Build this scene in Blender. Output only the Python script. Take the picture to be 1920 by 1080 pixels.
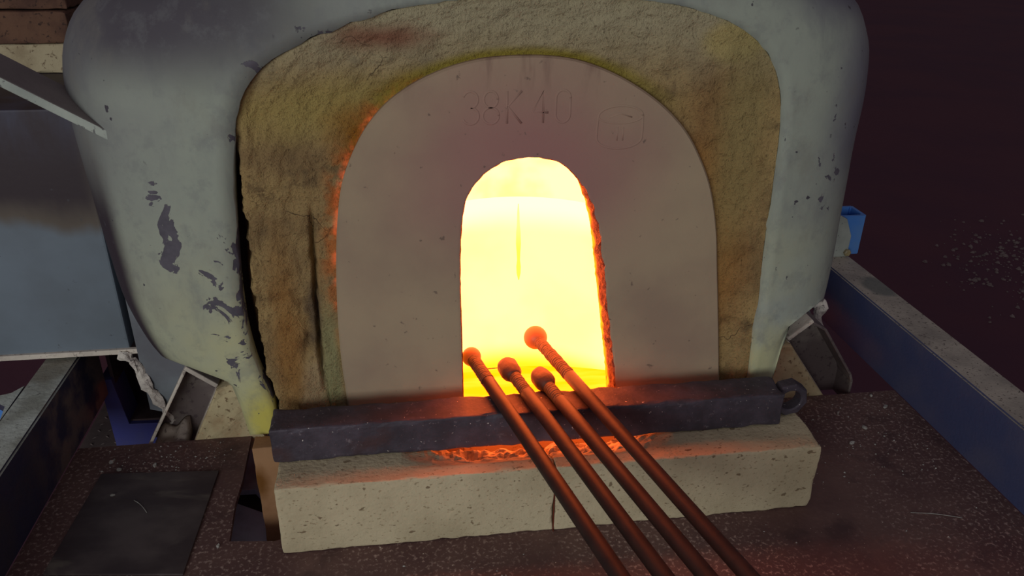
import bpy, bmesh, math, random
from mathutils import Vector, Matrix, noise

for o in list(bpy.data.objects):
    bpy.data.objects.remove(o, do_unlink=True)
S = bpy.context.scene
COL = S.collection
random.seed(7)

# ------------------------------------------------------------------ camera, light, exposure
cam_data = bpy.data.cameras.new('camera')
cam = bpy.data.objects.new('camera', cam_data)
COL.objects.link(cam)
cam_data.sensor_width = 36.0
cam_data.lens = 27.75
cam_data.clip_start = 0.02
cam_data.clip_end = 60
right = Vector((0.99016989, -0.13921638, 0.01350474))
down = Vector((-0.04934726, -0.43805155, -0.89759439))
fwd = Vector((0.13087562, 0.88810452, -0.44061541))
cam.matrix_world = Matrix(((right.x, -down.x, -fwd.x, 0), (right.y, -down.y, -fwd.y, 0),
                           (right.z, -down.z, -fwd.z, 0.82), (0, 0, 0, 1)))
S.camera = cam
S.view_settings.view_transform = 'Standard'
S.view_settings.look = 'None'
S.view_settings.gamma = 1.0
S.view_settings.exposure = 0.0
S.view_settings.use_curve_mapping = False

world = bpy.data.worlds.new('workshop_air')
S.world = world
world.use_nodes = True
bg = world.node_tree.nodes['Background']
bg.inputs[0].default_value = (1.0, 0.84, 0.96, 1)
bg.inputs[1].default_value = 0.09


def area(name, loc, target, sx, sy, power, colour):
    d = bpy.data.lights.new(name, 'AREA')
    d.shape = 'RECTANGLE'
    d.size, d.size_y, d.energy, d.color = sx, sy, power, colour
    o = bpy.data.objects.new(name, d)
    COL.objects.link(o)
    o.location = loc
    o.rotation_euler = (Vector(target) - Vector(loc)).to_track_quat('-Z', 'Y').to_euler()
    return o


# the workshop's window and lamp banks behind the photographer
area('window_light', (-1.6, -2.2, 1.0), (0.15, 1.0, 0.3), 2.4, 1.2, 45, (0.94, 1.0, 0.95))
area('lamp_bank_light', (1.2, -0.9, 2.6), (0.2, 1.0, 0.2), 1.6, 0.8, 2.5, (0.96, 0.98, 1.0))

# ------------------------------------------------------------------ measured outlines (metres)
LIP_KEYS = [(-0.2026,0.042),(-0.1999,0.1536),(-0.2098,0.1957),(-0.2178,0.2319),(-0.2227,0.2837),(-0.2224,0.3491),(-0.2179,0.4185),(-0.2123,0.484),(-0.2031,0.5459),(-0.1925,0.5918),(-0.1809,0.6139),(-0.1595,0.6369),(-0.1264,0.6569),(-0.0877,0.6748),(-0.0243,0.6956),(0.0388,0.7085),(0.1663,0.7203),(0.2852,0.7142),(0.3399,0.7079),(0.3895,0.6964),(0.4339,0.6796),(0.4659,0.6577),(0.4885,0.6307),(0.5046,0.5889),(0.5112,0.542),(0.5141,0.4663),(0.5164,0.3856),(0.5213,0.2993),(0.5225,0.2168),(0.5245,0.1588),(0.5275,0.0981),(0.5332,0.0238)]
RIM_KEYS = [(-0.2807,-0.0599),(-0.2965,0.0572),(-0.321,0.1213),(-0.3614,0.1664),(-0.3962,0.2123),(-0.4197,0.2809),(-0.428,0.3538),(-0.4337,0.4309),(-0.4385,0.5037),(-0.4406,0.5703),(-0.4364,0.6194),(-0.4254,0.6569),(-0.4013,0.6935),(-0.3532,0.7263),(-0.2414,0.753),(-0.0921,0.7709),(0.1577,0.783),(0.3811,0.7692),(0.5074,0.7544),(0.6041,0.7305),(0.6571,0.7018),(0.6837,0.6548),(0.6918,0.6169),(0.6942,0.5655),(0.6917,0.5046),(0.6949,0.4239),(0.6964,0.3383),(0.6954,0.243),(0.6922,0.1735),(0.6556,0.118),(0.6637,0.0027),(0.6596,-0.0879)]
ARCH_OUT = [(-0.0975,0.1043),(-0.0975,0.1174),(-0.0974,0.1306),(-0.0975,0.1438),(-0.0978,0.1569),(-0.0983,0.17),(-0.0989,0.1832),(-0.0996,0.1963),(-0.1001,0.2095),(-0.1003,0.2226),(-0.1004,0.2358),(-0.1004,0.2489),(-0.1003,0.2621),(-0.1001,0.2753),(-0.0997,0.2884),(-0.0992,0.3015),(-0.0986,0.3147),(-0.0979,0.3278),(-0.0972,0.341),(-0.0963,0.3541),(-0.0953,0.3672),(-0.0943,0.3803),(-0.0931,0.3934),(-0.0917,0.4065),(-0.0902,0.4196),(-0.0884,0.4326),(-0.0865,0.4457),(-0.0844,0.4587),(-0.0818,0.4716),(-0.0786,0.4843),(-0.0745,0.4968),(-0.0696,0.5091),(-0.0642,0.5211),(-0.0583,0.5328),(-0.0518,0.5444),(-0.0448,0.5555),(-0.037,0.566),(-0.0284,0.5761),(-0.0191,0.5855),(-0.0093,0.5942),(0.0013,0.602),(0.0124,0.6092),(0.0238,0.6157),(0.0357,0.6214),(0.0478,0.6266),(0.0601,0.6312),(0.0727,0.6352),(0.0854,0.6385),(0.0983,0.6412),(0.1113,0.6433),(0.1244,0.6445),(0.1376,0.6453),(0.1507,0.6457),(0.1639,0.6459),(0.1771,0.6457),(0.1902,0.645),(0.2033,0.6437),(0.2163,0.6419),(0.2292,0.6392),(0.2419,0.6357),(0.2544,0.6315),(0.2667,0.6267),(0.2787,0.6215),(0.2905,0.6157),(0.3021,0.6094),(0.3135,0.6028),(0.3246,0.5957),(0.3354,0.5882),(0.3459,0.5802),(0.3559,0.5717),(0.3655,0.5626),(0.3747,0.5532),(0.3832,0.5431),(0.3909,0.5325),(0.398,0.5214),(0.4046,0.5099),(0.4109,0.4984),(0.4169,0.4866),(0.4223,0.4746),(0.427,0.4624),(0.4311,0.4499),(0.4347,0.4372),(0.438,0.4245),(0.441,0.4116),(0.4438,0.3988),(0.4462,0.3859),(0.4483,0.3729),(0.4502,0.3598),(0.4521,0.3468),(0.454,0.3338),(0.456,0.3208),(0.4581,0.3078),(0.4601,0.2948),(0.4621,0.2818),(0.4641,0.2688),(0.466,0.2558),(0.468,0.2428),(0.4699,0.2298),(0.4718,0.2167),(0.4737,0.2037),(0.4756,0.1907),(0.4775,0.1777),(0.4793,0.1647),(0.4812,0.1516),(0.483,0.1386),(0.4848,0.1256),(0.4865,0.1125),(0.4883,0.0995),(0.49,0.0865),(0.4918,0.0734)]
PORT = [(0.0765,0.0889),(0.0764,0.0977),(0.0764,0.1065),(0.0763,0.1153),(0.0763,0.1241),(0.0762,0.1329),(0.0762,0.1417),(0.0762,0.1505),(0.0762,0.1593),(0.0762,0.1681),(0.0762,0.1769),(0.0761,0.1857),(0.0761,0.1945),(0.0761,0.2033),(0.0761,0.2121),(0.076,0.2209),(0.076,0.2297),(0.0759,0.2385),(0.0758,0.2473),(0.0757,0.2561),(0.0755,0.2649),(0.0754,0.2737),(0.0752,0.2825),(0.0751,0.2913),(0.075,0.3001),(0.0749,0.3089),(0.0749,0.3177),(0.0749,0.3265),(0.075,0.3353),(0.075,0.3441),(0.0751,0.3529),(0.0752,0.3617),(0.0753,0.3705),(0.0755,0.3793),(0.0757,0.3881),(0.076,0.3969),(0.0763,0.4057),(0.0768,0.4145),(0.0776,0.4233),(0.0787,0.432),(0.0802,0.4407),(0.082,0.4494),(0.0845,0.4578),(0.088,0.4658),(0.0925,0.4735),(0.0976,0.4806),(0.1034,0.4873),(0.1097,0.4935),(0.1166,0.4989),(0.1241,0.5037),(0.132,0.5075),(0.1404,0.5101),(0.1491,0.5117),(0.1578,0.513),(0.1666,0.5138),(0.1754,0.5136),(0.1842,0.5126),(0.1929,0.5109),(0.2013,0.5085),(0.2095,0.5051),(0.2171,0.5007),(0.2238,0.495),(0.2298,0.4884),(0.2355,0.4817),(0.2409,0.4747),(0.2458,0.4675),(0.2502,0.4598),(0.254,0.4519),(0.2573,0.4437),(0.2602,0.4354),(0.2627,0.427),(0.2651,0.4185),(0.2673,0.41),(0.2693,0.4014),(0.2712,0.3928),(0.2729,0.3842),(0.2745,0.3755),(0.2759,0.3668),(0.2772,0.3581),(0.2785,0.3494),(0.2798,0.3407),(0.2812,0.332),(0.2826,0.3233),(0.2839,0.3147),(0.2853,0.306),(0.2867,0.2973),(0.2881,0.2886),(0.2894,0.2799),(0.2908,0.2712),(0.2922,0.2625),(0.2936,0.2538),(0.2949,0.2451),(0.2963,0.2364),(0.2977,0.2277),(0.299,0.219),(0.3004,0.2104),(0.3019,0.2017),(0.3034,0.193),(0.3049,0.1843),(0.3064,0.1757),(0.3078,0.167),(0.3092,0.1583),(0.3104,0.1496),(0.3115,0.1408),(0.3125,0.1321),(0.3134,0.1234),(0.3144,0.1146),(0.3153,0.1058),(0.3162,0.0971),(0.3172,0.0883)]
RODS = [(0.0933,1.0558,0.2053,0.5986,0.0151),(0.1459,1.0164,0.2521,0.5904,0.0155),(0.1911,0.9824,0.2973,0.5846,0.0153),(0.2026,1.1037,0.341,0.5821,0.0192)]
SHEET = [(-0.4908,1.0634),(-0.3104,1.0489),(-0.3171,0.8332),(-0.5021,0.8568)]
DECK_SLOT = [(-0.274,1.1277),(-0.2706,1.0245),(-0.2728,0.9696),(-0.2678,0.8914),(-0.2277,0.8873),(-0.2011,0.8861)]
FLAKES = [(0.7542,1.079),(0.8511,1.0874),(0.778,1.0327),(0.6948,1.035),(0.7335,0.994),(0.6962,0.9913),(0.7746,0.9715),(0.8447,1.1246),(0.6704,0.9341),(0.438,0.8161),(0.7045,0.7456),(-0.484,1.0943),(-0.4671,1.0722),(-0.414,1.0762),(-0.4576,1.007),(-0.3668,1.0771),(-0.2813,0.8817),(-0.2594,0.8548)]
THREADS = [(0.733,0.8238),(0.8037,0.8034),(-0.4228,0.9919),(-0.3967,0.962),(-0.4908,1.0557),(-0.5021,0.8587)]
PANEL_TOP = [(-0.5667,0.5397),(-0.5003,0.5415)]
PANEL_BOT = [(-0.6699,0.1324),(-0.4627,0.1354)]
FOOT_L = [(-0.3682,0.1361),(-0.4508,-0.0115),(-0.3173,0.0984),(-0.3732,-0.0109),(-0.4398,-0.0125),(-0.3595,0.1283)]
FOOT_R = [(0.6528,0.1162),(0.6935,0.1648),(0.7315,0.1407),(0.8149,0.0307),(0.8181,-0.0136),(0.7645,-0.0093),(0.678,0.1112)]
SKIRT = [(-0.4623,0.25),(-0.463,0.1913),(-0.4627,0.1354),(-0.4527,0.0872),(-0.4355,0.0369),(-0.4283,-0.0144)]
SKIRTR = [(0.7588,0.3433),(0.759,0.2477),(0.7667,0.1195),(0.7658,0.0685)]
FOOT_CUT_L = [[0.82, -0.5703, -0.7715], [0.82, -7.8788, -2.631]]
FOOT_CUT_R = [[0.82, 0.9332, -1.1296]]
FOOT_EDGE_R = [0.0439, 0.5289, -0.0535]


# ------------------------------------------------------------------ helpers
def tag(o, label=None, cat=None, group=None, kind=None):
    if label: o['label'] = label
    if cat: o['category'] = cat
    if group: o['group'] = group
    if kind: o['kind'] = kind
    return o


def empty(name, loc, label, cat, group=None):
    o = bpy.data.objects.new(name, None)
    o.empty_display_size = 0.03
    COL.objects.link(o)
    o.location = loc
    return tag(o, label, cat, group)


def offset_of(parent):
    v = Vector((0, 0, 0))
    while parent:
        v += parent.location
        parent = parent.parent
    return v


def link(name, me, mat, parent=None, base=None, smooth=False):
    """me is in world metres; it is moved so that its origin is the parent's or its own base"""
    off = offset_of(parent) if parent else Vector(base or (0, 0, 0))
    me.transform(Matrix.Translation(-off))
    if smooth:
        for p in me.polygons: p.use_smooth = True
    o = bpy.data.objects.new(name, me)
    COL.objects.link(o)
    if parent: o.parent = parent
    else: o.location = off
    if mat:
        for m in (mat if isinstance(mat, (list, tuple)) else [mat]): me.materials.append(m)
    return o


def mesh(name, verts, faces):
    me = bpy.data.meshes.new(name)
    me.from_pydata([tuple(v) for v in verts], [], faces)
    me.validate()
    bm = bmesh.new(); bm.from_mesh(me)
    bmesh.ops.recalc_face_normals(bm, faces=bm.faces)
    bm.to_mesh(me); bm.free()
    return me


def from_bm(name, bm):
    bmesh.ops.recalc_face_normals(bm, faces=bm.faces)
    me = bpy.data.meshes.new(name)
    bm.to_mesh(me); bm.free()
    return me


def bevel_bm(bm, w, seg=2, angle=0.5):
    es = [e for e in bm.edges if len(e.link_faces) == 2 and e.calc_face_angle(0) > angle]
    if es and w > 0:
        bmesh.ops.bevel(bm, geom=es, offset=w, segments=seg, profile=0.6, affect='EDGES', clamp_overlap=True)


def prism(outline, axis, a, b, bevel=0.0, seg=2):
    """outline of 2-D points pushed from a to b along axis ('y': points are x,z ; 'z': points are x,y ; 'x': y,z)"""
    def P(p, t):
        return {'y': (p[0], t, p[1]), 'z': (p[0], p[1], t), 'x': (t, p[0], p[1])}[axis]
    bm = bmesh.new()
    A = [bm.verts.new(P(p, a)) for p in outline]
    B = [bm.verts.new(P(p, b)) for p in outline]
    n = len(outline)
    bm.faces.new(A); bm.faces.new(B[::-1])
    for i in range(n):
        bm.faces.new((A[i], B[i], B[(i + 1) % n], A[(i + 1) % n]))
    bmesh.ops.recalc_face_normals(bm, faces=bm.faces)
    bevel_bm(bm, bevel, seg)
    bmesh.ops.triangulate(bm, faces=[f for f in bm.faces if len(f.verts) > 4])
    return from_bm('prism', bm)


def box(x0, x1, y0, y1, z0, z1, bevel=0.002, seg=2):
    return prism([(x0, y0), (x1, y0), (x1, y1), (x0, y1)], 'z', z0, z1, bevel, seg)


def nz(p, s, seed=0.0):
    return noise.noise(Vector((p[0] * s + seed, p[1] * s + seed * 1.7, p[2] * s - seed)))


def rough_box(x0, x1, y0, y1, z0, z1, r=0.004, cuts=(40, 10, 10), amp=0.0012, seed=0.0, chip=1.0, fn=None):
    """a worn block: every edge rounded unevenly and chipped, faces slightly uneven"""
    c = Vector(((x0 + x1) / 2, (y0 + y1) / 2, (z0 + z1) / 2))
    h = Vector(((x1 - x0) / 2, (y1 - y0) / 2, (z1 - z0) / 2))
    def lin(n, e, hh):
        # extra rows close to the edges so that the rounding has vertices to move
        t = [-hh, -hh + e * 0.4, -hh + e] + [-hh + e + (2 * hh - 2 * e) * i / n for i in range(1, n)] + [hh - e, hh - e * 0.4, hh]
        return t
    ax = [lin(cuts[i], r * 1.3, h[i]) for i in range(3)]
    bm = bmesh.new()
    cache = {}
    def V(i, j, k):
        if (i, j, k) not in cache: cache[(i, j, k)] = bm.verts.new((ax[0][i], ax[1][j], ax[2][k]))
        return cache[(i, j, k)]
    n = [len(a) for a in ax]
    for k in (0, n[2] - 1):
        for i in range(n[0] - 1):
            for j in range(n[1] - 1):
                bm.faces.new((V(i, j, k), V(i + 1, j, k), V(i + 1, j + 1, k), V(i, j + 1, k)))
    for j in (0, n[1] - 1):
        for i in range(n[0] - 1):
            for k in range(n[2] - 1):
                bm.faces.new((V(i, j, k), V(i + 1, j, k), V(i + 1, j, k + 1), V(i, j, k + 1)))
    for i in (0, n[0] - 1):
        for j in range(n[1] - 1):
            for k in range(n[2] - 1):
                bm.faces.new((V(i, j, k), V(i, j + 1, k), V(i, j + 1, k + 1), V(i, j, k + 1)))
    for v in bm.verts:
        p = v.co.copy()
        rr = r * max(0.35, 1 + chip * 1.6 * nz(p, 38, seed) + chip * 0.8 * nz(p, 95, seed + 3))
        q = Vector([max(-(h[i] - rr), min(h[i] - rr, p[i])) for i in range(3)])
        d = p - q
        if d.length > 1e-9 and sum(abs(t) > 1e-9 for t in d) > 1:
            p = q + d.normalized() * rr
        p += Vector((nz(p, 30, seed + 9), nz(p, 31, seed + 5), nz(p, 32, seed + 1))) * amp
        v.co = p + c
        if fn: v.co = fn(v.co)
    return from_bm('block', bm)


def catmull(P, n):
    P = [Vector(p) for p in P]
    d = [0.0]
    for a, b in zip(P, P[1:]): d.append(d[-1] + (b - a).length)
    m = []
    for i in range(len(P)):
        a, b = max(0, i - 1), min(len(P) - 1, i + 1)
        m.append((P[b] - P[a]) / max(1e-9, d[b] - d[a]))
    out, i = [], 0
    for k in range(n):
        s = d[-1] * k / (n - 1)
        while i < len(P) - 2 and s > d[i + 1]: i += 1
        h = d[i + 1] - d[i]; t = (s - d[i]) / h
        out.append(P[i] * (2*t**3-3*t*t+1) + m[i] * (h*(t**3-2*t*t+t)) + P[i+1] * (-2*t**3+3*t*t) + m[i+1] * (h*(t**3-t*t)))
    return out


def loft(name, rows, uv=None, closed=False):
    """rows of equally many points -> quads, with a UV of (row, along) for the materials"""
    nr, nc = len(rows), len(rows[0])
    verts = [p for r in rows for p in r]
    faces = []
    for i in range(nr - 1):
        for j in range(nc if closed else nc - 1):
            k = (j + 1) % nc
            faces.append((i * nc + j, i * nc + k, (i + 1) * nc + k, (i + 1) * nc + j))
    me = mesh(name, verts, faces)
    if uv:
        lay = me.uv_layers.new(name='UVMap')
        for l in me.loops:
            i, j = divmod(l.vertex_index, nc)
            lay.data[l.index].uv = (i / (nr - 1), j / (nc - 1))
    return me


def lathe(A, d, profile, seg=24, poly=None):
    """profile of (distance along d from A, radius)"""
    A, d = Vector(A), Vector(d).normalized()
    u = d.cross(Vector((0, 0, 1)))
    u = u.normalized() if u.length > 1e-6 else Vector((1, 0, 0))
    w = u.cross(d)
    verts, faces = [], []
    for s, r in profile:
        for k in range(seg):
            a = 2 * math.pi * k / seg
            verts.append(A + d * s + (u * math.cos(a) + w * math.sin(a)) * max(r, 1e-5))
    for i in range(len(profile) - 1):
        for k in range(seg):
            m = (k + 1) % seg
            faces.append((i * seg + k, i * seg + m, (i + 1) * seg + m, (i + 1) * seg + k))
    faces.append(tuple(range(seg)))
    faces.append(tuple(range((len(profile) - 1) * seg, len(profile) * seg))[::-1])
    return mesh('lathe', verts, faces)


def tube(points, r, seg=6, flat=1.0):
    pts = [Vector(p) for p in points]
    verts, faces = [], []
    for i, p in enumerate(pts):
        t = (pts[min(i + 1, len(pts) - 1)] - pts[max(i - 1, 0)]).normalized()
        u = t.cross(Vector((0, 1, 0)))
        u = u.normalized() if u.length > 1e-4 else Vector((1, 0, 0))
        w = u.cross(t).normalized()
        for k in range(seg):
            a = 2 * math.pi * k / seg
            verts.append(p + u * (math.cos(a) * r) + w * (math.sin(a) * r * flat))
    n = len(pts)
    for i in range(n - 1):
        for k in range(seg):
            m = (k + 1) % seg
            faces.append((i * seg + k, i * seg + m, (i + 1) * seg + m, (i + 1) * seg + k))
    faces.append(tuple(range(seg))); faces.append(tuple(range((n - 1) * seg, n * seg)))
    return verts, faces


def join(parts):
    V, F = [], []
    for v, f in parts:
        o = len(V)
        V += list(v); F += [tuple(i + o for i in q) for q in f]
    return mesh('joined', V, F)


# ------------------------------------------------------------------ materials
def lin(c):
    return tuple(((x / 255) / 12.92 if x / 255 <= 0.04045 else ((x / 255 + 0.055) / 1.055) ** 2.4) for x in c)


def A(r, g, b, e=0.5):
    """surface colour from a colour read off the photograph (e: how strongly that face is lit)"""
    return tuple(min(0.92, x / e) for x in lin((r, g, b))) + (1,)


class Mat:
    def __init__(s, name, rough=0.8, metal=0.0, spec=0.3):
        s.m = bpy.data.materials.new(name); s.m.use_nodes = True
        s.t = s.m.node_tree; s.b = s.t.nodes['Principled BSDF']
        s.b.inputs['Roughness'].default_value = rough
        s.b.inputs['Metallic'].default_value = metal
        s.b.inputs['Specular IOR Level'].default_value = spec
        g = s.t.nodes.new('ShaderNodeNewGeometry')
        s.pos = g.outputs['Position']; s.back = g.outputs['Backfacing']
    def put(s, sock, v):
        if hasattr(v, 'is_linked') or hasattr(v, 'node'): s.t.links.new(v, sock)
        else: sock.default_value = v
    def node(s, kind): return s.t.nodes.new(kind)
    def noise(s, scale, detail=5, rough=0.55, vec=None, dist=0.0):
        n = s.node('ShaderNodeTexNoise')
        n.inputs['Scale'].default_value = scale; n.inputs['Detail'].default_value = detail
        n.inputs['Roughness'].default_value = rough; n.inputs['Distortion'].default_value = dist
        s.t.links.new(vec or s.pos, n.inputs['Vector'])
        return n.outputs['Fac']
    def voro(s, scale, feature='F1', vec=None):
        n = s.node('ShaderNodeTexVoronoi'); n.feature = feature
        n.inputs['Scale'].default_value = scale
        s.t.links.new(vec or s.pos, n.inputs['Vector'])
        return n.outputs['Distance']
    def stretch(s, sx, sy, sz):
        n = s.node('ShaderNodeMapping'); n.inputs['Scale'].default_value = (sx, sy, sz)
        s.t.links.new(s.pos, n.inputs['Vector']); return n.outputs['Vector']
    def ramp(s, f, lo, hi):
        n = s.node('ShaderNodeMapRange'); n.interpolation_type = 'SMOOTHSTEP'
        s.put(n.inputs[0], f)
        n.inputs[1].default_value = lo; n.inputs[2].default_value = hi
        return n.outputs[0]
    def math(s, op, a, b=0.0):
        n = s.node('ShaderNodeMath'); n.operation = op; n.use_clamp = op in ('ADD', 'SUBTRACT', 'MULTIPLY')
        s.put(n.inputs[0], a); s.put(n.inputs[1], b); return n.outputs[0]
    def mul(s, *a):
        r = a[0]
        for q in a[1:]: r = s.math('MULTIPLY', r, q)
        return r
    def mix(s, f, a, b):
        n = s.node('ShaderNodeMix'); n.data_type = 'RGBA'
        s.put(n.inputs[0], f); s.put(n.inputs[6], a); s.put(n.inputs[7], b); return n.outputs[2]
    def blob(s, c, r, soft=0.6, wob=0.35, wscale=14):
        """patch around the point c with radii r, with a ragged outline"""
        n = s.node('ShaderNodeVectorMath'); n.operation = 'SUBTRACT'
        s.t.links.new(s.pos, n.inputs[0]); n.inputs[1].default_value = c
        d = s.node('ShaderNodeVectorMath'); d.operation = 'DIVIDE'
        s.t.links.new(n.outputs[0], d.inputs[0]); d.inputs[1].default_value = r
        l = s.node('ShaderNodeVectorMath'); l.operation = 'LENGTH'
        s.t.links.new(d.outputs[0], l.inputs[0])
        m = s.node('ShaderNodeMath'); m.operation = 'MULTIPLY_ADD'
        s.t.links.new(s.noise(wscale, 5), m.inputs[0]); m.inputs[1].default_value = wob * 2; s.t.links.new(l.outputs['Value'], m.inputs[2])
        q = s.node('ShaderNodeMath'); q.operation = 'SUBTRACT'
        s.t.links.new(m.outputs[0], q.inputs[0]); q.inputs[1].default_value = wob
        return s.math('SUBTRACT', 1.0, s.ramp(q.outputs[0], 1 - soft, 1 + soft * 0.3))
    def uv(s):
        n = s.node('ShaderNodeUVMap'); n.uv_map = 'UVMap'
        p = s.node('ShaderNodeSeparateXYZ'); s.t.links.new(n.outputs[0], p.inputs[0])
        return p.outputs[0], p.outputs[1]
    def axis(s, k):
        p = s.node('ShaderNodeSeparateXYZ'); s.t.links.new(s.pos, p.inputs[0]); return p.outputs[k]
    def bump(s, h, strength=0.4, dist=0.004, prev=None):
        n = s.node('ShaderNodeBump'); n.inputs['Strength'].default_value = strength
        n.inputs['Distance'].default_value = dist
        s.put(n.inputs['Height'], h)
        if prev: s.t.links.new(prev, n.inputs['Normal'])
        s.t.links.new(n.outputs[0], s.b.inputs['Normal']); return n.outputs[0]
    def col(s, c): s.put(s.b.inputs['Base Color'], c); return s
    def rough(s, r): s.put(s.b.inputs['Roughness'], r)
    def glow(s, c, k):
        s.put(s.b.inputs['Emission Color'], c); s.put(s.b.inputs['Emission Strength'], k)


def dusty(name, base, dust, specks=None, scale=9, amount=(0.45, 0.7), rough=0.8, bump=0.3, grain=160, metal=0.0):
    g = Mat(name, rough, metal)
    c = g.mix(g.ramp(g.noise(scale, 7, 0.6), *amount), base, dust)
    if specks: c = g.mix(g.ramp(g.noise(grain, 3, 0.6), 0.58, 0.68), c, specks)
    g.col(c)
    g.bump(g.noise(grain, 4), bump, 0.002)
    return g.m


# silver-painted shell: darker top edge, yellowed lip, peeled patches
g = Mat('shell_paint', 0.62, 0.0, 0.25)
u, v = g.uv()
z = g.axis(2); x = g.axis(0)
c = g.mix(g.ramp(g.noise(5, 6, 0.6), 0.35, 0.7), A(120, 124, 115), A(110, 112, 108))
low = g.math('SUBTRACT', 1.0, g.ramp(z, 0.08, 0.5))
lx = g.math('SUBTRACT', 1.0, g.ramp(x, 0.1, 0.3))
c = g.mix(g.mul(low, lx, 0.9), c, A(144, 144, 120))
c = g.mix(g.mul(low, g.ramp(x, 0.3, 0.45), 0.9), c, A(132, 138, 132))
lip = g.math('SUBTRACT', 1.0, g.ramp(u, 0.02, 0.5))
c = g.mix(g.mul(lip, low, g.ramp(g.noise(9, 6), 0.3, 0.66), 0.7), c, A(156, 148, 98))
c = g.mix(g.mul(0.55, g.ramp(g.noise(13, 6, 0.65, g.stretch(1, 1, 0.5)), 0.5, 0.7)), c, A(96, 98, 98))
c = g.mix(g.blob((-0.21, 1.0, 0.13), (0.05, 0.2, 0.07), 0.8, 0.3, 16), c, A(152, 142, 70))
c = g.mix(g.blob((-0.3, 1.05, 0.69), (0.28, 0.3, 0.085), 0.7, 0.35, 5), c, A(62, 58, 64))
c = g.mix(g.blob((-0.42, 1.15, 0.6), (0.1, 0.2, 0.2), 0.8, 0.3, 6), c, A(80, 78, 82))
c = g.mix(g.blob((0.64, 1.1, 0.58), (0.075, 0.2, 0.17), 0.8, 0.35, 6), c, A(82, 80, 92))
c = g.mix(g.blob((0.62, 1.05, 0.72), (0.14, 0.25, 0.05), 0.8, 0.35, 6), c, A(76, 74, 84))
c = g.mix(g.mul(0.3, g.ramp(g.noise(30, 7, 0.7), 0.5, 0.66)), c, A(90, 90, 92))
c = g.mix(g.mul(0.35, g.ramp(g.noise(8, 7, 0.7, g.stretch(1, 1, 0.6)), 0.52, 0.68)), c, A(96, 92, 86))
streak = g.ramp(g.noise(26, 5, 0.6, g.stretch(1, 1, 0.25)), 0.58, 0.75)
c = g.mix(g.mul(streak, 0.22), c, A(70, 68, 76))
# lower left edge: shade of the turned-away rim painted in, plus soot
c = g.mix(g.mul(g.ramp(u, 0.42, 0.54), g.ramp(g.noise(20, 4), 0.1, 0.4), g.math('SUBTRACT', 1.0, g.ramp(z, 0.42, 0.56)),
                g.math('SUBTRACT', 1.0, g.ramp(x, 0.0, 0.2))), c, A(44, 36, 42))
peelzone = g.math('MAXIMUM', g.blob((-0.235, 1.0, 0.33), (0.055, 0.2, 0.16), 0.6, 0.3, 12),
                  g.blob((-0.315, 1.0, 0.43), (0.035, 0.25, 0.09), 0.5, 0.3, 14))
for cc, rr in (((-0.095, 0.99, 0.676), (0.05, 0.1, 0.012)), ((-0.165, 0.99, 0.634), (0.03, 0.1, 0.016)), ((-0.13, 0.99, 0.658), (0.03, 0.1, 0.010)), ((-0.205, 0.99, 0.545), (0.014, 0.1, 0.02))):
    peelzone = g.math('MAXIMUM', peelzone, g.blob(cc, rr, 0.5, 0.4, 40))
peelzone = g.math('MAXIMUM', peelzone, g.mul(0.8, g.blob((0.6, 1.05, 0.5), (0.04, 0.2, 0.2), 0.8, 0.3, 9)))
peelzone = g.math('MAXIMUM', peelzone, g.mul(0.85, g.blob((-0.2, 0.99, 0.22), (0.03, 0.1, 0.1), 0.5, 0.3, 14)))
pn = g.noise(26, 6, 0.58, None, 0.7)
th = g.math('SUBTRACT', 0.75, g.mul(peelzone, 0.235))
peel = g.ramp(g.math('SUBTRACT', pn, th), 0.0, 0.010)
c = g.mix(peel, c, g.mix(g.noise(60, 4), A(48, 44, 52), A(84, 80, 88)))
chip = g.ramp(g.noise(75, 3, 0.5), 0.70, 0.72)
c = g.mix(g.mul(chip, g.ramp(g.noise(6, 2), 0.45, 0.6)), c, A(56, 52, 58))
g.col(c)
b = g.bump(g.math('SUBTRACT', 1.0, peel), 0.5, 0.0015)
b = g.bump(g.noise(150, 4), 0.12, 0.002, b)
g.bump(g.noise(22, 5), 0.10, 0.006, b)
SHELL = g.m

# refractory castable, sulphur-yellow and rust stains, hot at the seam
g = Mat('castable', 0.95, 0, 0.1)
u, v = g.uv(); z = g.axis(2); x = g.axis(0)
grain = g.noise(230, 4, 0.7)
c = g.mix(g.ramp(g.noise(11, 7, 0.6), 0.35, 0.68), A(140, 117, 80), A(112, 91, 64))
c = g.mix(g.mul(0.7, g.ramp(g.noise(26, 6, 0.65), 0.52, 0.68)), c, A(84, 68, 50))
c = g.mix(g.ramp(z, 0.58, 0.7), c, g.mix(g.noise(15), A(134, 124, 100), A(148, 138, 114)))
c = g.mix(g.blob((-0.06, 1, 0.585), (0.19, 0.2, 0.05), 0.8, 0.5, 12), c, A(136, 118, 72))
c = g.mix(g.blob((0.02, 1, 0.59), (0.06, 0.2, 0.045), 0.8, 0.5, 16), c, A(108, 92, 34))
c = g.mix(g.mul(g.math('SUBTRACT', 1.0, g.ramp(u, 0.03, 0.2)), g.ramp(z, 0.55, 0.64)), c, A(118, 104, 44))
c = g.mix(g.blob((-0.04, 1, 0.54), (0.06, 0.2, 0.05), 0.8, 0.5, 20), c, A(118, 76, 26))
c = g.mix(g.mul(0.85, g.math('SUBTRACT', 1.0, g.ramp(u, 0.04, 0.24)), g.ramp(v, 0.12, 0.24), g.math('SUBTRACT', 1.0, g.ramp(v, 0.34, 0.42)), g.ramp(g.noise(30, 5, 0.6), 0.36, 0.55)), c, A(150, 84, 42))
c = g.mix(g.blob((-0.02, 1, 0.67), (0.08, 0.2, 0.02), 0.8, 0.5, 14), c, A(112, 78, 62))
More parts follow.
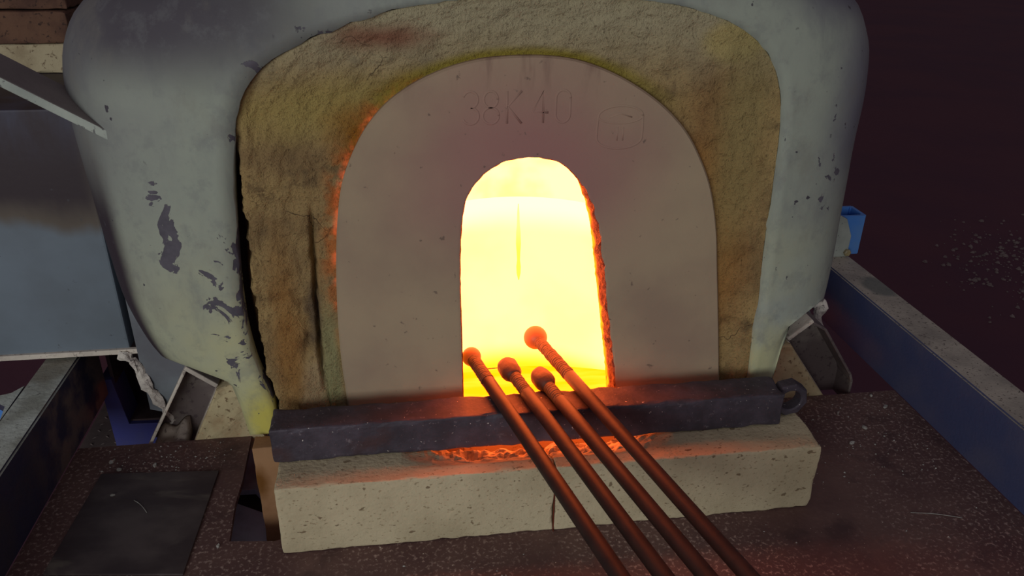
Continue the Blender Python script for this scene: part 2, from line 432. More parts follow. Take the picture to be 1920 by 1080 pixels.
c = g.mix(g.mul(g.blob((0.43, 1, 0.35), (0.075, 0.2, 0.3), 0.7, 0.35, 9), 0.8), c, A(132, 90, 46))
c = g.mix(g.blob((0.43, 1, 0.66), (0.045, 0.2, 0.03), 0.5, 0.4, 16), c, A(146, 130, 88))
c = g.mix(g.mul(g.blob((0.46, 1, 0.53), (0.05, 0.2, 0.2), 0.8, 0.4, 8), 0.7), c, A(122, 110, 74))
c = g.mix(g.mul(0.8, g.blob((-0.133, 1, 0.29), (0.016, 0.2, 0.06), 0.7, 0.6, 40)), c, A(66, 54, 48))
c = g.mix(g.mul(0.8, g.blob((-0.13, 1, 0.15), (0.036, 0.2, 0.09), 0.3, 0.3, 30)), c, A(134, 114, 88))
c = g.mix(g.mul(g.blob((-0.17, 1, 0.26), (0.025, 0.2, 0.16), 0.8, 0.4, 18), 0.7), c, A(126, 86, 44))
c = g.mix(g.blob((-0.115, 1, 0.2), (0.016, 0.2, 0.12), 0.6, 0.3, 30), c, A(120, 114, 82))
c = g.mix(g.mul(0.5, g.ramp(grain, 0.54, 0.68)), c, A(66, 52, 38))
wv = g.node('ShaderNodeMix'); wv.data_type = 'VECTOR'; wv.inputs[0].default_value = 0.06
wn = g.node('ShaderNodeTexNoise'); wn.inputs['Scale'].default_value = 18; wn.inputs['Detail'].default_value = 4
g.t.links.new(g.pos, wn.inputs['Vector']); g.t.links.new(g.pos, wv.inputs[4]); g.t.links.new(wn.outputs['Color'], wv.inputs[5])
ck = g.voro(11, 'DISTANCE_TO_EDGE', wv.outputs[1])
crack = g.mul(g.math('SUBTRACT', 1.0, g.ramp(ck, 0.0, 0.012)), g.ramp(g.noise(6, 3), 0.54, 0.62))
c = g.mix(g.mul(crack, 0.8), c, A(40, 30, 26))
# darker in the open joint against the shell, left side
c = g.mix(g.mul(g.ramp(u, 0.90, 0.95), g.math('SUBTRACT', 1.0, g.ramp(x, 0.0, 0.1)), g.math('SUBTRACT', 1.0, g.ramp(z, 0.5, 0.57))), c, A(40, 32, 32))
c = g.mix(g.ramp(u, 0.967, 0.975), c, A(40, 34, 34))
g.col(c)
b = g.bump(g.noise(70, 6, 0.65), 0.4, 0.004)
g.bump(grain, 1.0, 0.005, b)
# incandescent seam where flame leaks past the arch block
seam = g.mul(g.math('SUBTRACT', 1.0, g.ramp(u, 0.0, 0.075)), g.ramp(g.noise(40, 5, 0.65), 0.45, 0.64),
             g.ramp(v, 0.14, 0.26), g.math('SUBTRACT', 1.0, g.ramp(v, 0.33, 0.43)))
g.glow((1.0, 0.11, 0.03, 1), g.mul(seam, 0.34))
CASTABLE = g.m

# dense arch block: smooth, pinker towards the mouth
g = Mat('arch_block', 0.85, 0, 0.2)
c = g.mix(g.ramp(g.noise(6, 5, 0.5), 0.35, 0.7), A(132, 116, 97), A(119, 102, 88))
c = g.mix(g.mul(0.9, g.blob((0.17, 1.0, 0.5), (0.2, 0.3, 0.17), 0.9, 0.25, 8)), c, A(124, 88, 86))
st = g.mul(g.ramp(g.noise(30, 4, 0.6, g.stretch(1, 1, 0.2)), 0.52, 0.66), g.ramp(g.axis(2), 0.58, 0.65))
c = g.mix(g.mul(st, 0.6), c, A(92, 70, 64))
c = g.mix(g.mul(g.ramp(g.noise(70, 3), 0.66, 0.72), 0.7), c, A(78, 66, 60))
g.col(c)
g.bump(g.noise(180, 4), 0.12, 0.002)
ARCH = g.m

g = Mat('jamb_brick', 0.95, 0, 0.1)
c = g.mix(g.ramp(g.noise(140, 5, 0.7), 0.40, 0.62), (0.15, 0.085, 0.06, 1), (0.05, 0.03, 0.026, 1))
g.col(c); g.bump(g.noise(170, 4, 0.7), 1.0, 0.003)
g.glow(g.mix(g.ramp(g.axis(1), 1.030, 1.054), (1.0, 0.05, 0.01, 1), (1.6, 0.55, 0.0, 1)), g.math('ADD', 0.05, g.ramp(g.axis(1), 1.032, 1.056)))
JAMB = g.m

g = Mat('firebrick', 0.95, 0, 0.1)
c = g.mix(g.ramp(g.noise(9, 5), 0.35, 0.7), A(154, 142, 119), A(139, 127, 105))
c = g.mix(g.mul(0.6, g.ramp(g.noise(230, 2, 0.5, g.stretch(0.7, 1, 1)), 0.60, 0.70)), c, A(100, 84, 64))
c = g.mix(g.mul(0.8, g.ramp(g.noise(120, 3, 0.5, g.stretch(0.6, 1, 1)), 0.66, 0.71)), c, A(84, 68, 52))
g.col(c)
b = g.bump(g.noise(150, 3), 0.6, 0.002)
g.bump(g.noise(40, 5), 0.25, 0.003, b)
FIREBRICK = g.m

g = Mat('tan_tile', 0.9, 0, 0.1)
c = g.mix(g.ramp(g.noise(14, 5), 0.35, 0.7), A(122, 92, 68), A(108, 78, 56))
c = g.mix(g.blob((-0.23, 0.96, 0.05), (0.02, 0.1, 0.035), 0.6, 0.4, 30), c, A(84, 54, 26))
g.col(c); g.bump(g.noise(120, 4), 0.3, 0.002)
TAN = g.m

BLACK_STEEL = None
g = Mat('scaled_steel', 0.62, 0.25, 0.4)
c = g.mix(g.ramp(g.noise(22, 7, 0.65), 0.35, 0.72), A(44, 39, 46, 0.42), A(60, 53, 62, 0.42))
c = g.mix(g.ramp(g.noise(70, 5, 0.7), 0.60, 0.75), c, A(96, 88, 94, 0.42))
c = g.mix(g.ramp(g.noise(210, 3), 0.70, 0.74), c, A(150, 142, 140, 0.42))
c = g.mix(g.mul(0.7, g.ramp(g.noise(12, 4), 0.55, 0.7)), c, A(52, 34, 34, 0.42))
g.col(c)
b = g.bump(g.noise(60, 5, 0.6), 0.5, 0.003)
g.bump(g.noise(220, 3), 0.3, 0.001, b)
BLACK_STEEL = g.m

g = Mat('deck_steel', 0.6, 0.1, 0.35)
c = g.mix(g.ramp(g.noise(5, 6, 0.6), 0.35, 0.7), A(64, 45, 45, 0.4), A(82, 62, 58, 0.4))
c = g.mix(g.mul(0.9, g.ramp(g.noise(170, 4, 0.6), 0.52, 0.68), g.ramp(g.noise(4, 3), 0.30, 0.6)), c, A(128, 110, 104, 0.4))
c = g.mix(g.ramp(g.noise(220, 2), 0.72, 0.76), c, A(165, 155, 145, 0.4))
c = g.mix(g.mul(0.6, g.ramp(g.noise(12, 5), 0.55, 0.7)), c, A(46, 32, 34, 0.4))
g.col(c); g.rough(g.math('ADD', 0.4, g.mul(0.4, g.noise(30, 5))))
b = g.bump(g.noise(85, 4), 0.35, 0.002)
g.bump(g.noise(12, 3), 0.15, 0.006, b)
DECK = g.m

g = Mat('dark_sheet', 0.42, 0.2, 0.4)
c = g.mix(g.ramp(g.noise(9, 5, 0.55, g.stretch(1, 1.6, 1)), 0.38, 0.68), A(48, 40, 42, 0.4), A(66, 58, 58, 0.4))
c = g.mix(g.mul(0.6, g.ramp(g.noise(7, 4, 0.5, g.stretch(1, 2.2, 1), 0.8), 0.56, 0.72)), c, A(96, 90, 82, 0.4))
g.col(c); g.bump(g.noise(14, 3), 0.15, 0.005)
DARK_SHEET = g.m

# blue rails thickly dusted on every upward face
g = Mat('blue_rail', 0.6, 0, 0.3)
n = g.node('ShaderNodeNewGeometry'); sp = g.node('ShaderNodeSeparateXYZ')
g.t.links.new(n.outputs['True Normal'], sp.inputs[0])
up = g.ramp(sp.outputs[2], 0.45, 0.85)
side = g.mix(g.ramp(g.noise(9, 5), 0.35, 0.7), A(44, 48, 74, 0.36), A(54, 54, 74, 0.36))
top = g.mix(g.ramp(g.noise(14, 6), 0.35, 0.68), A(130, 123, 114, 0.42), A(106, 100, 94, 0.42))
top = g.mix(g.ramp(g.noise(190, 3), 0.58, 0.70), top, A(66, 60, 56, 0.42))
top = g.mix(g.mul(0.8, g.blob((0.95, 1.33, 0.123), (0.035, 0.05, 0.1), 0.4, 0.4, 30)), top, A(70, 74, 72, 0.42))
g.col(g.mix(up, side, top)); g.bump(g.noise(170, 4), 0.3, 0.002)
BLUE_RAIL = g.m

g = Mat('left_rail', 0.65, 0, 0.3)  # left rail: blackish blue sides, greyish brown patches towards the back, dusted top
n = g.node('ShaderNodeNewGeometry'); sp = g.node('ShaderNodeSeparateXYZ')
g.t.links.new(n.outputs['True Normal'], sp.inputs[0])
up = g.ramp(sp.outputs[2], 0.45, 0.85)
y = g.axis(1)
side = g.mix(g.ramp(g.noise(9, 5), 0.35, 0.7), A(30, 30, 48, 0.3), A(38, 34, 42, 0.3))
side = g.mix(g.mul(g.ramp(y, 0.98, 1.12), g.ramp(g.noise(16, 5), 0.4, 0.6)), side, A(70, 60, 58, 0.3))
top = g.mix(g.ramp(g.noise(16, 6), 0.35, 0.66), A(140, 143, 138, 0.42), A(110, 110, 103, 0.42))
top = g.mix(g.ramp(g.noise(90, 5, 0.7), 0.58, 0.72), top, A(62, 58, 52, 0.42))
top = g.mix(g.mul(0.7, g.blob((-0.58, 1.2, 0.12), (0.06, 0.07, 0.1), 0.6, 0.4, 30)), top, A(88, 80, 70, 0.42))
g.col(g.mix(up, side, top)); g.bump(g.noise(140, 5), 0.4, 0.003)
LEFT_RAIL = g.m

BLUE = dusty('blue_paint', A(52, 92, 150, 0.4), A(66, 98, 142, 0.4), None, 10, (0.4, 0.7), 0.5, 0.1)
DARK_BLUE = dusty('dark_blue_paint', A(38, 40, 84, 0.3), A(44, 44, 76, 0.3), None, 10, (0.4, 0.7), 0.5, 0.1)

# grey flue box: bluish paint, burnt black above
g = Mat('flue_paint', 0.5, 0.1, 0.35)
z = g.axis(2)
c = g.mix(g.ramp(g.noise(6, 5), 0.35, 0.7), A(88, 96, 106), A(80, 86, 94))
wob = g.math('ADD', z, g.mul(0.10, g.noise(8, 4, 0.5, g.stretch(1, 1, 0.5))))
xx = g.axis(0)
c = g.mix(g.mul(g.ramp(wob, 0.40, 0.43), g.math('SUBTRACT', 1.0, g.ramp(xx, -0.475, -0.43))), c, A(74, 66, 60))
c = g.mix(g.mul(g.ramp(wob, 0.42, 0.47), g.math('SUBTRACT', 1.0, g.ramp(xx, -0.485, -0.44))), c, A(42, 33, 38))
c = g.mix(g.mul(0.7, g.ramp(wob, 0.50, 0.58), g.ramp(g.noise(12, 5, 0.6, g.stretch(1, 1, 0.3)), 0.4, 0.65)), c, A(54, 54, 70))
c = g.mix(g.mul(0.6, g.ramp(g.noise(60, 3), 0.68, 0.73)), c, A(56, 56, 62))
g.col(c); g.bump(g.noise(90, 4), 0.06, 0.002)
FLUE = g.m

FOOT = dusty('foot_steel', A(165, 155, 146), A(134, 124, 118), A(118, 108, 102), 14, (0.42, 0.7), 0.75, 0.4, 130)
FOOT_IN = dusty('foot_web_steel', A(76, 66, 66), A(112, 104, 98), A(60, 50, 52), 9, (0.45, 0.72), 0.6, 0.3, 100)
CONCRETE = dusty('foot_concrete', A(150, 136, 108), A(132, 112, 86), A(98, 80, 60), 22, (0.4, 0.7), 0.95, 0.8, 120)
RUBBLE = dusty('grey_rubble', A(104, 94, 92), A(84, 74, 74), None, 30, (0.4, 0.7), 0.95, 0.8, 120)
DUST = dusty('pale_dust', A(128, 116, 108), A(104, 94, 90), A(90, 78, 74), 30, (0.4, 0.7), 0.95, 0.8, 120)
FIBRE = dusty('ceramic_fibre', A(168, 160, 154), A(120, 110, 108), A(84, 76, 76), 60, (0.45, 0.75), 1.0, 1.0, 200)
g = Mat('strap_paint', 0.7, 0, 0.3)
n = g.node('ShaderNodeNewGeometry'); sp = g.node('ShaderNodeSeparateXYZ')
g.t.links.new(n.outputs['True Normal'], sp.inputs[0])
c = g.mix(g.ramp(g.noise(12, 5), 0.4, 0.7), A(132, 136, 130), A(112, 116, 112))
c = g.mix(g.mul(0.8, g.ramp(g.noise(90, 4), 0.62, 0.68)), c, A(60, 58, 62))
g.col(g.mix(g.ramp(sp.outputs[2], 0.4, 0.7), c, g.mix(g.noise(20, 5), A(98, 92, 90, 0.4), A(78, 72, 72, 0.4))))
g.bump(g.noise(140, 4), 0.3, 0.002)
STRAP = g.m
BROWN_BRICK = dusty('brown_brick', A(84, 60, 48), A(64, 44, 38), A(50, 36, 32), 16, (0.38, 0.68), 0.9, 0.6, 130)
BEIGE_BRICK = dusty('beige_brick', A(140, 128, 106), A(118, 104, 84), A(96, 82, 66), 18, (0.4, 0.7), 0.95, 0.6, 130)
CASING = dusty('casing_steel', A(98, 102, 108), A(84, 84, 90), None, 8, (0.4, 0.7), 0.6, 0.1)
UNDER = dusty('under_plate', A(92, 92, 106, 0.2), A(76, 72, 86, 0.2), None, 12, (0.4, 0.7), 0.5, 0.1)
DARKPLATE = dusty('dark_plate', A(40, 30, 34, 0.3), A(54, 44, 44, 0.3), None, 12, (0.4, 0.7), 0.7, 0.2)
TREAD = dusty('tread_plate', A(66, 56, 54, 0.3), A(52, 44, 44, 0.3), None, 12, (0.4, 0.7), 0.6, 0.2)
FLAKE = dusty('glass_flake', (0.5, 0.48, 0.45, 1), (0.36, 0.34, 0.32, 1), None, 60, (0.4, 0.6), 0.2, 0.1)
BOLT = dusty('bolt_zinc', A(128, 116, 84), A(96, 88, 70), None, 40, (0.4, 0.7), 0.4, 0.1)

g = Mat('rod_steel', 0.5, 0.0, 0.22)
c = g.mix(g.ramp(g.noise(40, 5), 0.35, 0.7), (0.040, 0.022, 0.020, 1), (0.027, 0.016, 0.016, 1))
g.col(c); g.bump(g.noise(170, 4), 0.2, 0.001)
ROD = g.m
g = Mat('rod_neck', 0.6, 0.0, 0.3)
c = g.mix(g.ramp(g.noise(90, 5), 0.35, 0.7), (0.10, 0.055, 0.036, 1), (0.045, 0.025, 0.02, 1))
g.col(c); g.bump(g.noise(220, 4), 0.7, 0.002)
g.glow((1, 0.16, 0.02, 1), 0.05)
NECK = g.m
g = Mat('hot_ball', 0.45, 0, 0.4)
g.col(g.mix(g.noise(50), (0.22, 0.08, 0.04, 1), (0.16, 0.06, 0.03, 1)))
g.glow((1.0, 0.13, 0.012, 1), 0.26)
BALL = g.m
g = Mat('collar_steel', 0.6, 0.1, 0.4)
g.col(g.mix(g.ramp(g.noise(60, 5), 0.35, 0.7), (0.08, 0.035, 0.028, 1), (0.045, 0.022, 0.02, 1)))
g.bump(g.noise(120, 4), 0.5, 0.002)
g.glow((1, 0.14, 0.02, 1), 0.03)
COLLAR = g.m


def hot(name, c, c2=None, scale=6, stretch=(1, 1, 1), zfade=None, low=None):
    """incandescent chamber lining: gives off light on its inner side, plain dark brick on its outer side"""
    g = Mat(name, 1.0, 0, 0)
    col = g.mix(0.0, c, c)
    if c2: col = g.mix(g.ramp(g.noise(scale, 3, 0.5, g.stretch(*stretch)), 0.38, 0.64), c, c2)
    if zfade: col = g.mix(g.ramp(g.axis(2), zfade[0], zfade[1]), col, zfade[2])
    if low: col = g.mix(g.ramp(g.axis(2), low[0], low[1]), low[2], col)
    g.col((0.02, 0.015, 0.012, 1))
    g.put(g.b.inputs['Emission Color'], col)
    g.put(g.b.inputs['Emission Strength'], g.math('SUBTRACT', 1.0, g.back))
    return g.m


HOT_CROWN = hot('hot_crown', (17, 2.5, 0.36, 1), (18, 2.6, 0.60, 1), 9)
HOT_WALL = hot('hot_wall', (11, 1.9, 0.42, 1), (12, 2.0, 0.50, 1), 5, (1, 1, 1), (0.22, 0.285, (13, 2.2, 0.80, 1)), (-0.085, -0.02, (9, 0.95, 0.02, 1)))
HOT_FLOOR = hot('hot_floor', (7, 0.80, 0.0, 1), (8, 0.94, 0.03, 1), 14, (0.4, 1, 1))
HOT_DRIP = hot('hot_drip', (9, 1.5, 0.10, 1), None, 5, (1, 1, 1), (0.18, 0.26, (11, 2.0, 0.34, 1)))

g = Mat('shop_floor', 0.7, 0, 0.2)
c = g.mix(g.ramp(g.noise(1.2, 6, 0.6), 0.35, 0.7), (0.125, 0.046, 0.066, 1), (0.10, 0.040, 0.066, 1))
g.col(c); g.bump(g.noise(30, 5), 0.2, 0.01)
FLOOR = g.m

# ------------------------------------------------------------------ setting
tag(link('floor', box(-6, 30, -2.5, 30, -0.66, -0.6, 0), FLOOR), kind='structure')
tag(link('wall_back', box(-6, 30, 30, 30.2, -0.6, 4, 0), FLOOR), kind='structure')

# ------------------------------------------------------------------ furnace
furnace = empty('glass_furnace', (0.165, 1.25, 0.0), 'grey painted glass furnace with a glowing arched mouth and yellow-stained lining', 'furnace')
N = 150
lip = catmull([(a, 0, b) for a, b in LIP_KEYS], N)
key_n = len(RIM_KEYS)
# rim follows the lip's parameter: same keys, so both curves stay paired
def paired(keys, ref, n):
    R = [Vector((a, 0, b)) for a, b in ref]
    d = [0.0]
    for a, b in zip(R, R[1:]): d.append(d[-1] + (b - a).length)
    K = [Vector((a, 0, b)) for a, b in keys]
    m = []
    for i in range(len(K)):
        a, b = max(0, i - 1), min(len(K) - 1, i + 1)
        m.append((K[b] - K[a]) / max(1e-9, d[b] - d[a]))
    out, i = [], 0
    for k in range(n):
        s = d[-1] * k / (n - 1)
        while i < len(K) - 2 and s > d[i + 1]: i += 1
        h = d[i + 1] - d[i]; t = (s - d[i]) / h
        out.append(K[i] * (2*t**3-3*t*t+1) + m[i] * (h*(t**3-2*t*t+t)) + K[i+1] * (-2*t**3+3*t*t) + m[i+1] * (h*(t**3-t*t)))
    return out
rim = paired(RIM_KEYS, LIP_KEYS, N)
for k in range(N):
    lip[k].z = max(lip[k].z, 0.004)
rows = []
YLIP, YRIM, EX = 0.99, 1.17, 2.0 / 2.3
def trim(q):
    """the shell is cut slantwise where the feet pass under it"""
    fc = FOOT_CUT_L if q.x < -0.20 else FOOT_CUT_R if q.x > 0.50 else None
    if fc:
        push = max(0.0, min(c[0] + c[1] * q.x + c[2] * q.y for c in fc) - q.z)
        q.z += push * (1.0 if q.x < 0 else max(0.0, min(1.0, (q.x - FOOT_EDGE_R[0] - FOOT_EDGE_R[1] * q.y - FOOT_EDGE_R[2] * q.z) / 0.012)))
    return q
row_in = [Vector((p.x, YLIP + 0.03, p.z)) + (Vector((0.165, 0, 0.3)) - Vector((p.x, 0, p.z))).normalized() * -0.001 for p in lip]
rows.append(row_in)
for i in range(23):
    a = math.pi / 2 * i / 22
    s, d = math.sin(a) ** EX, 1 - math.cos(a) ** EX
    row = []
    for k in range(N):
        p = lip[k].lerp(rim[k], s)
        q = Vector((p.x, YLIP + (YRIM - YLIP) * d, p.z))
        dent = 0.0022 * nz(q, 7, 2) + 0.0012 * nz(q, 17, 5)
        lipbead = 0.0015 * math.exp(-(s / 0.03) ** 2)
        q.y += dent - lipbead * (1 if q.x > 0.3 else 0.4)
        if i == 0: q += Vector((nz(q, 45, 1), 0, nz(q, 45, 8))) * 0.0035
        q.z = max(q.z, 0.004 + (1.140 - q.y) * 0.70) if q.y < 1.140 else q.z
        trim(q)
        row.append(q)
    rows.append(row)
cen = Vector((0.165, 0, 0.3))
for j, dy in ((0.985, 0.012), (0.965, 0.02), (0.94, 0.024)):
    rows.append([trim(Vector((cen.x + (p.x - cen.x) * j, YRIM + dy, cen.z + (p.z - cen.z) * j))) for p in rim])
me = loft('metal_shell', rows, True)
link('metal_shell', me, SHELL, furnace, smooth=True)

# casing behind the shell: follows the shell, runs wider low down on both sides
def case_row(y, j):
    out = []
    for k, p in enumerate(rim):
        q = Vector((cen.x + (p.x - cen.x) * j, y, cen.z + (p.z - cen.z) * j))
        f = max(0.0, min(1.0, ((0.56 if p.x < 0.1 else 0.30) - p.z) / 0.2))
        if p.x < 0.1: q.x = q.x * (1 - f) + (-0.452) * f
        elif p.x > 0.3: q.x = q.x * (1 - f) + 0.760 * f
        q.z = max(q.z, 0.02)
        out.append(q)
    return out
me = loft('casing', [[Vector((cen.x + (p.x - cen.x) * 0.93, 1.197, cen.z + (p.z - cen.z) * 0.93)) for p in rim], case_row(1.21, 0.955), case_row(1.23, 0.96), case_row(1.5, 0.96), case_row(1.85, 0.96), case_row(1.86, 0.5)], True)
link('casing', me, CASING, furnace, smooth=True)

# castable lining between arch block and shell
arch = [Vector((a, 0, b)) for a, b in ARCH_OUT]
arch[0].z = arch[-1].z = 0.002
archc = catmull([tuple(p) for p in arch], 300)
lipc = catmull([tuple(p) for p in lip], 300)
rows = []
RN = 72
for i in range(RN + 1):
    s = i / RN
    row = []
    for k in range(300):
        t = k / 299
        p = archc[k].lerp(lipc[k], s * 1.002)
        q = Vector((p.x, 1.007 - 0.015 * s, p.z))
        amp = (0.008 if q.x < 0 else 0.004) * nz(q, 11, 4) + 0.003 * nz(q, 26, 2) + 0.003 * nz(q, 60, 6) + 0.0025 * nz(q, 130, 1)
        edge = min(1.0, s / 0.06)
        q.y += 0.004 + amp * (0.25 + 0.75 * edge) * (0.4 + 0.6 * min(1, (1 - s) / 0.05))
        left = max(0.0, 1 - abs(q.x + 0.19) / 0.10)
        low = max(0.0, min(1.0, (0.56 - q.z) / 0.08))
        # open joint on the left against the shell
        w = 0.055 + 0.03 * nz((0, 0, q.z), 12, 3) + 0.035 * nz((0, 0, q.z), 45, 6) + 0.03 * nz((q.x, 0, q.z), 120, 2) + 0.085 * math.exp(-((q.z - 0.31) / 0.11) ** 2)
        if q.x < 0.0 and s > 1 - w:
            q.y += 0.045 * low * min(1.0, (s - (1 - w)) / 0.035)
        if q.x < 0.0 and q.z < 0.52:
            # the strip beside the arch block stands proud behind a narrow split
            gx = archc[k].x - 0.026 - 0.02 * max(0.0, q.z - 0.38) + 0.003 * nz((0, 0, q.z), 22, 7) + 0.0015 * nz((0, 0, q.z), 80, 3)
            fade = max(0.0, min(1.0, (0.46 - q.z) / 0.06))
            if q.x > gx: q.y -= 0.005 * fade * min(1.0, (q.x - gx) / 0.003)
            gw = 0.0028 + 0.0018 * nz((0, 0, q.z), 40, 9)
            zz = max(0.0, 1 - abs(q.z - 0.31) / 0.15)
            q.y += 0.022 * math.exp(-((q.x - gx + 0.003) / max(0.0015, gw)) ** 2) * min(1, zz * 2.5)
            # pit beside it and a flaked slab low down
            pit = math.exp(-((q.x - gx + 0.018) / 0.011) ** 2 - ((q.z - 0.29) / 0.07) ** 2)
            q.y += 0.012 * pit * (0.6 + 0.9 * nz(q, 55, 4))
            e = math.hypot((q.x + 0.128) / 0.040, (q.z - 0.15) / 0.095) + 0.16 * nz(q, 30, 13)
            if q.x < gx: q.y -= 0.0055 * max(0.0, min(1.0, (1 - e) / 0.06))
        q.z = max(q.z, 0.002)
        row.append(q)
    rows.append(row)
for dd, yy in ((0.012, 1.03), (0.03, 1.05)):
    rows.append([Vector((p.x, yy, max(0.004, p.z))) + (Vector((p.x, 0, p.z)) - Vector((0.165, 0, 0.25))).normalized() * dd for p in lipc])
for p in rows[-1] + rows[-2]: p.z = max(0.004, p.z)
me = loft('refractory_lining', rows, True)
link('refractory_lining', me, CASTABLE, furnace, smooth=True)

# arch block with the mouth cut through it
port = [Vector((a, 0, b)) for a, b in PORT]
port[0].z = port[-1].z = 0.03
n = 150
A_out = catmull([tuple(p) for p in arch], n)
A_in = catmull([tuple(p) for p in port], n)
rows = []
def ring(s, y, jit=0.0, shrink=0.0):
    r = []
    for k in range(n):
        p = A_in[k].lerp(A_out[k], s)
        q = Vector((p.x, y, p.z))
        if jit:
            rj = jit * (1.0 if q.x > 0.24 else 0.12 + 0.3 * max(0.0, min(1.0, (q.z - 0.3) / 0.2)))
            q += Vector((nz(q, 70, 3) + 0.6 * nz(q, 160, 8), 0.4 * nz(q, 90, 5), nz(q, 70, 11) + 0.6 * nz(q, 160, 2))) * rj
        if shrink:
            c = Vector((0.18, y, 0.25)); q += (c - q).normalized() * shrink
        r.append(q)
    return r
rows.append(ring(1.0, 1.06))
rows.append(ring(1.0, 1.004))
rows.append(ring(0.985, 1.0004))
for s in (0.9, 0.75, 0.6, 0.45, 0.3, 0.18, 0.1, 0.06): rows.append(ring(s, 1.0))
rows.append(ring(0.03, 1.0, 0.0012))
rows.append(ring(0.012, 1.0005, 0.003))
rows.append(ring(0.0, 1.004, 0.004))
for y in (1.012, 1.02, 1.028, 1.036, 1.044, 1.052): rows.append(ring(0.0, y, 0.004))
rows.append(ring(0.0, 1.06, 0.002))
rows.append(ring(1.0, 1.06))
me = loft('arch_block', rows, False)
bm = bmesh.new(); bm.from_mesh(me); bmesh.ops.remove_doubles(bm, verts=bm.verts, dist=1e-6)
me2 = from_bm('arch_block', bm)
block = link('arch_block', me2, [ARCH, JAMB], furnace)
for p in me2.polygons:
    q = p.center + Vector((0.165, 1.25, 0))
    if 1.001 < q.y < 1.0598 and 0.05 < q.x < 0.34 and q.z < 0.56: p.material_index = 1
tag(block, 'smooth taupe refractory arch around the furnace mouth')

# moulded marks on the arch block: figures and a round-cornered emblem, as low ridges
def stroke(pts, r=0.0018): return tube([(x, 1.0002, z) for x, z in pts], r, 6, 0.4)
def arcs(cx, cz, rx, rz, a0, a1, n=14):
    return [(cx + rx * math.cos(math.radians(a0 + (a1 - a0) * i / n)), cz + rz * math.sin(math.radians(a0 + (a1 - a0) * i / n))) for i in range(n + 1)]
H2 = 0.0105
def figure(ch, cx, cz):
    w = 0.0095
    if ch == '3':
        return [stroke(arcs(cx, cz + H2, w, H2, 160, -90)), stroke(arcs(cx, cz - H2, w * 1.1, H2, 90, -160))]
    if ch == '8':
        return [stroke(arcs(cx, cz + H2, w * 0.95, H2, 0, 360, 20)), stroke(arcs(cx, cz - H2, w * 1.1, H2, 0, 360, 20))]
    if ch == 'K':
        return [stroke([(cx - w, cz + 2 * H2), (cx - w, cz - 2 * H2)]), stroke([(cx + w, cz + 2 * H2), (cx - w * 0.9, cz + 0.1 * H2), (cx + w, cz - 2 * H2)])]
    if ch == '4':
        return [stroke([(cx + w * 0.4, cz - 2 * H2), (cx + w * 0.4, cz + 2 * H2), (cx - w * 1.1, cz - 0.7 * H2), (cx + w * 1.1, cz - 0.7 * H2)])]
    return [stroke(arcs(cx, cz + H2, w, H2, 0, 180) + arcs(cx, cz - H2, w, H2, 180, 360) + [(cx + w, cz + H2)])]
parts = []
for ch, cx in (('3', 0.0905), ('8', 0.1165), ('K', 0.147), ('4', 0.181), ('0', 0.2105)):
    parts += figure(ch, cx, 0.582 + 0.0)
link('raised_lettering', join(parts), ARCH, block, smooth=True)
ex, ez, ew, eh = 0.2885, 0.551, 0.031, 0.027
parts = [stroke(arcs(ex, ez + eh * 0.62, ew * 0.97, eh * 0.5, 0, 180) + [(ex - ew, ez), (ex - ew, ez - eh * 0.35)]
                + arcs(ex, ez - eh * 0.45, ew, eh * 0.55, 180, 360) + [(ex + ew, ez), (ex + ew * 0.97, ez + eh * 0.62)], 0.0017),
         stroke(arcs(ex, ez + eh * 0.62, ew * 0.97, eh * 0.36, 180, 360), 0.0014),
         stroke([(ex - ew * 0.5, ez + eh * 0.55), (ex, ez + eh * 0.75), (ex + ew * 0.5, ez + eh * 0.55)], 0.0012),
         stroke([(ex - ew * 0.1, ez + eh * 0.1), (ex - ew * 0.1, ez - eh * 0.6)], 0.0012),
         stroke([(ex + ew * 0.15, ez + eh * 0.1), (ex + ew * 0.15, ez - eh * 0.6)], 0.0012)]
link('raised_emblem', join(parts), ARCH, block, smooth=True)

# glowing chamber behind the mouth
def cyl_row(r, z, n=40):
    out = []
    for k in range(n + 1):
        a = math.pi * (0.0 + k / n)
        out.append(Vector((0.2 + 0.30 * r * math.cos(a), 1.0605 + 0.39 * r * math.sin(a), z)))
    return out
Z_LEDGE = 0.300
def inward(me):
    """every face looks at the middle of the chamber"""
    c = Vector((0.2, 1.2, 0.2))
    bm = bmesh.new(); bm.from_mesh(me)
    bmesh.ops.reverse_faces(bm, faces=[f for f in bm.faces if f.normal.dot(c - f.calc_center_median()) < 0])
    bm.to_mesh(me); bm.free()
    return me
link('chamber_wall', inward(loft('chamber_wall', [[Vector((p.x, p.y, 0.058 - 0.156 * (p.y - 1.0604) / 0.400 + 0.004)) for p in cyl_row(1.0, 0)], cyl_row(1.0, 0.12), cyl_row(1.0, Z_LEDGE)], True)), HOT_WALL, furnace, smooth=True)
crown = [cyl_row(1.0, Z_LEDGE)] + [cyl_row(1.0 * math.cos(math.radians(a)), Z_LEDGE + 0.25 * math.sin(math.radians(a))) for a in (8, 20, 35, 50, 65, 80, 89.5)]
link('chamber_crown', inward(loft('chamber_crown', crown, True)), HOT_CROWN, furnace, smooth=True)
fl = [[Vector((-0.11 + 0.62 * k / 20, 1.0604 + 0.400 * j / 8, 0.058 - 0.156 * j / 8 + 0.003 * nz((k, j, 0), 0.7, 2))) for k in range(21)] for j in range(9)]
link('chamber_floor', inward(loft('chamber_floor', fl, True)), HOT_FLOOR, furnace, smooth=True)
inn = catmull([tuple(p) for p in port], 60)
rr = [[Vector((p.x, 1.0603, p.z)) for p in inn], []]
for p in inn:
    d = Vector((p.x - 0.17, 0, p.z - 0.3)).normalized() * 0.42
    rr[1].append(Vector((0.17 + d.x, 1.0603, max(0.0, 0.3 + d.z * 0.85))))
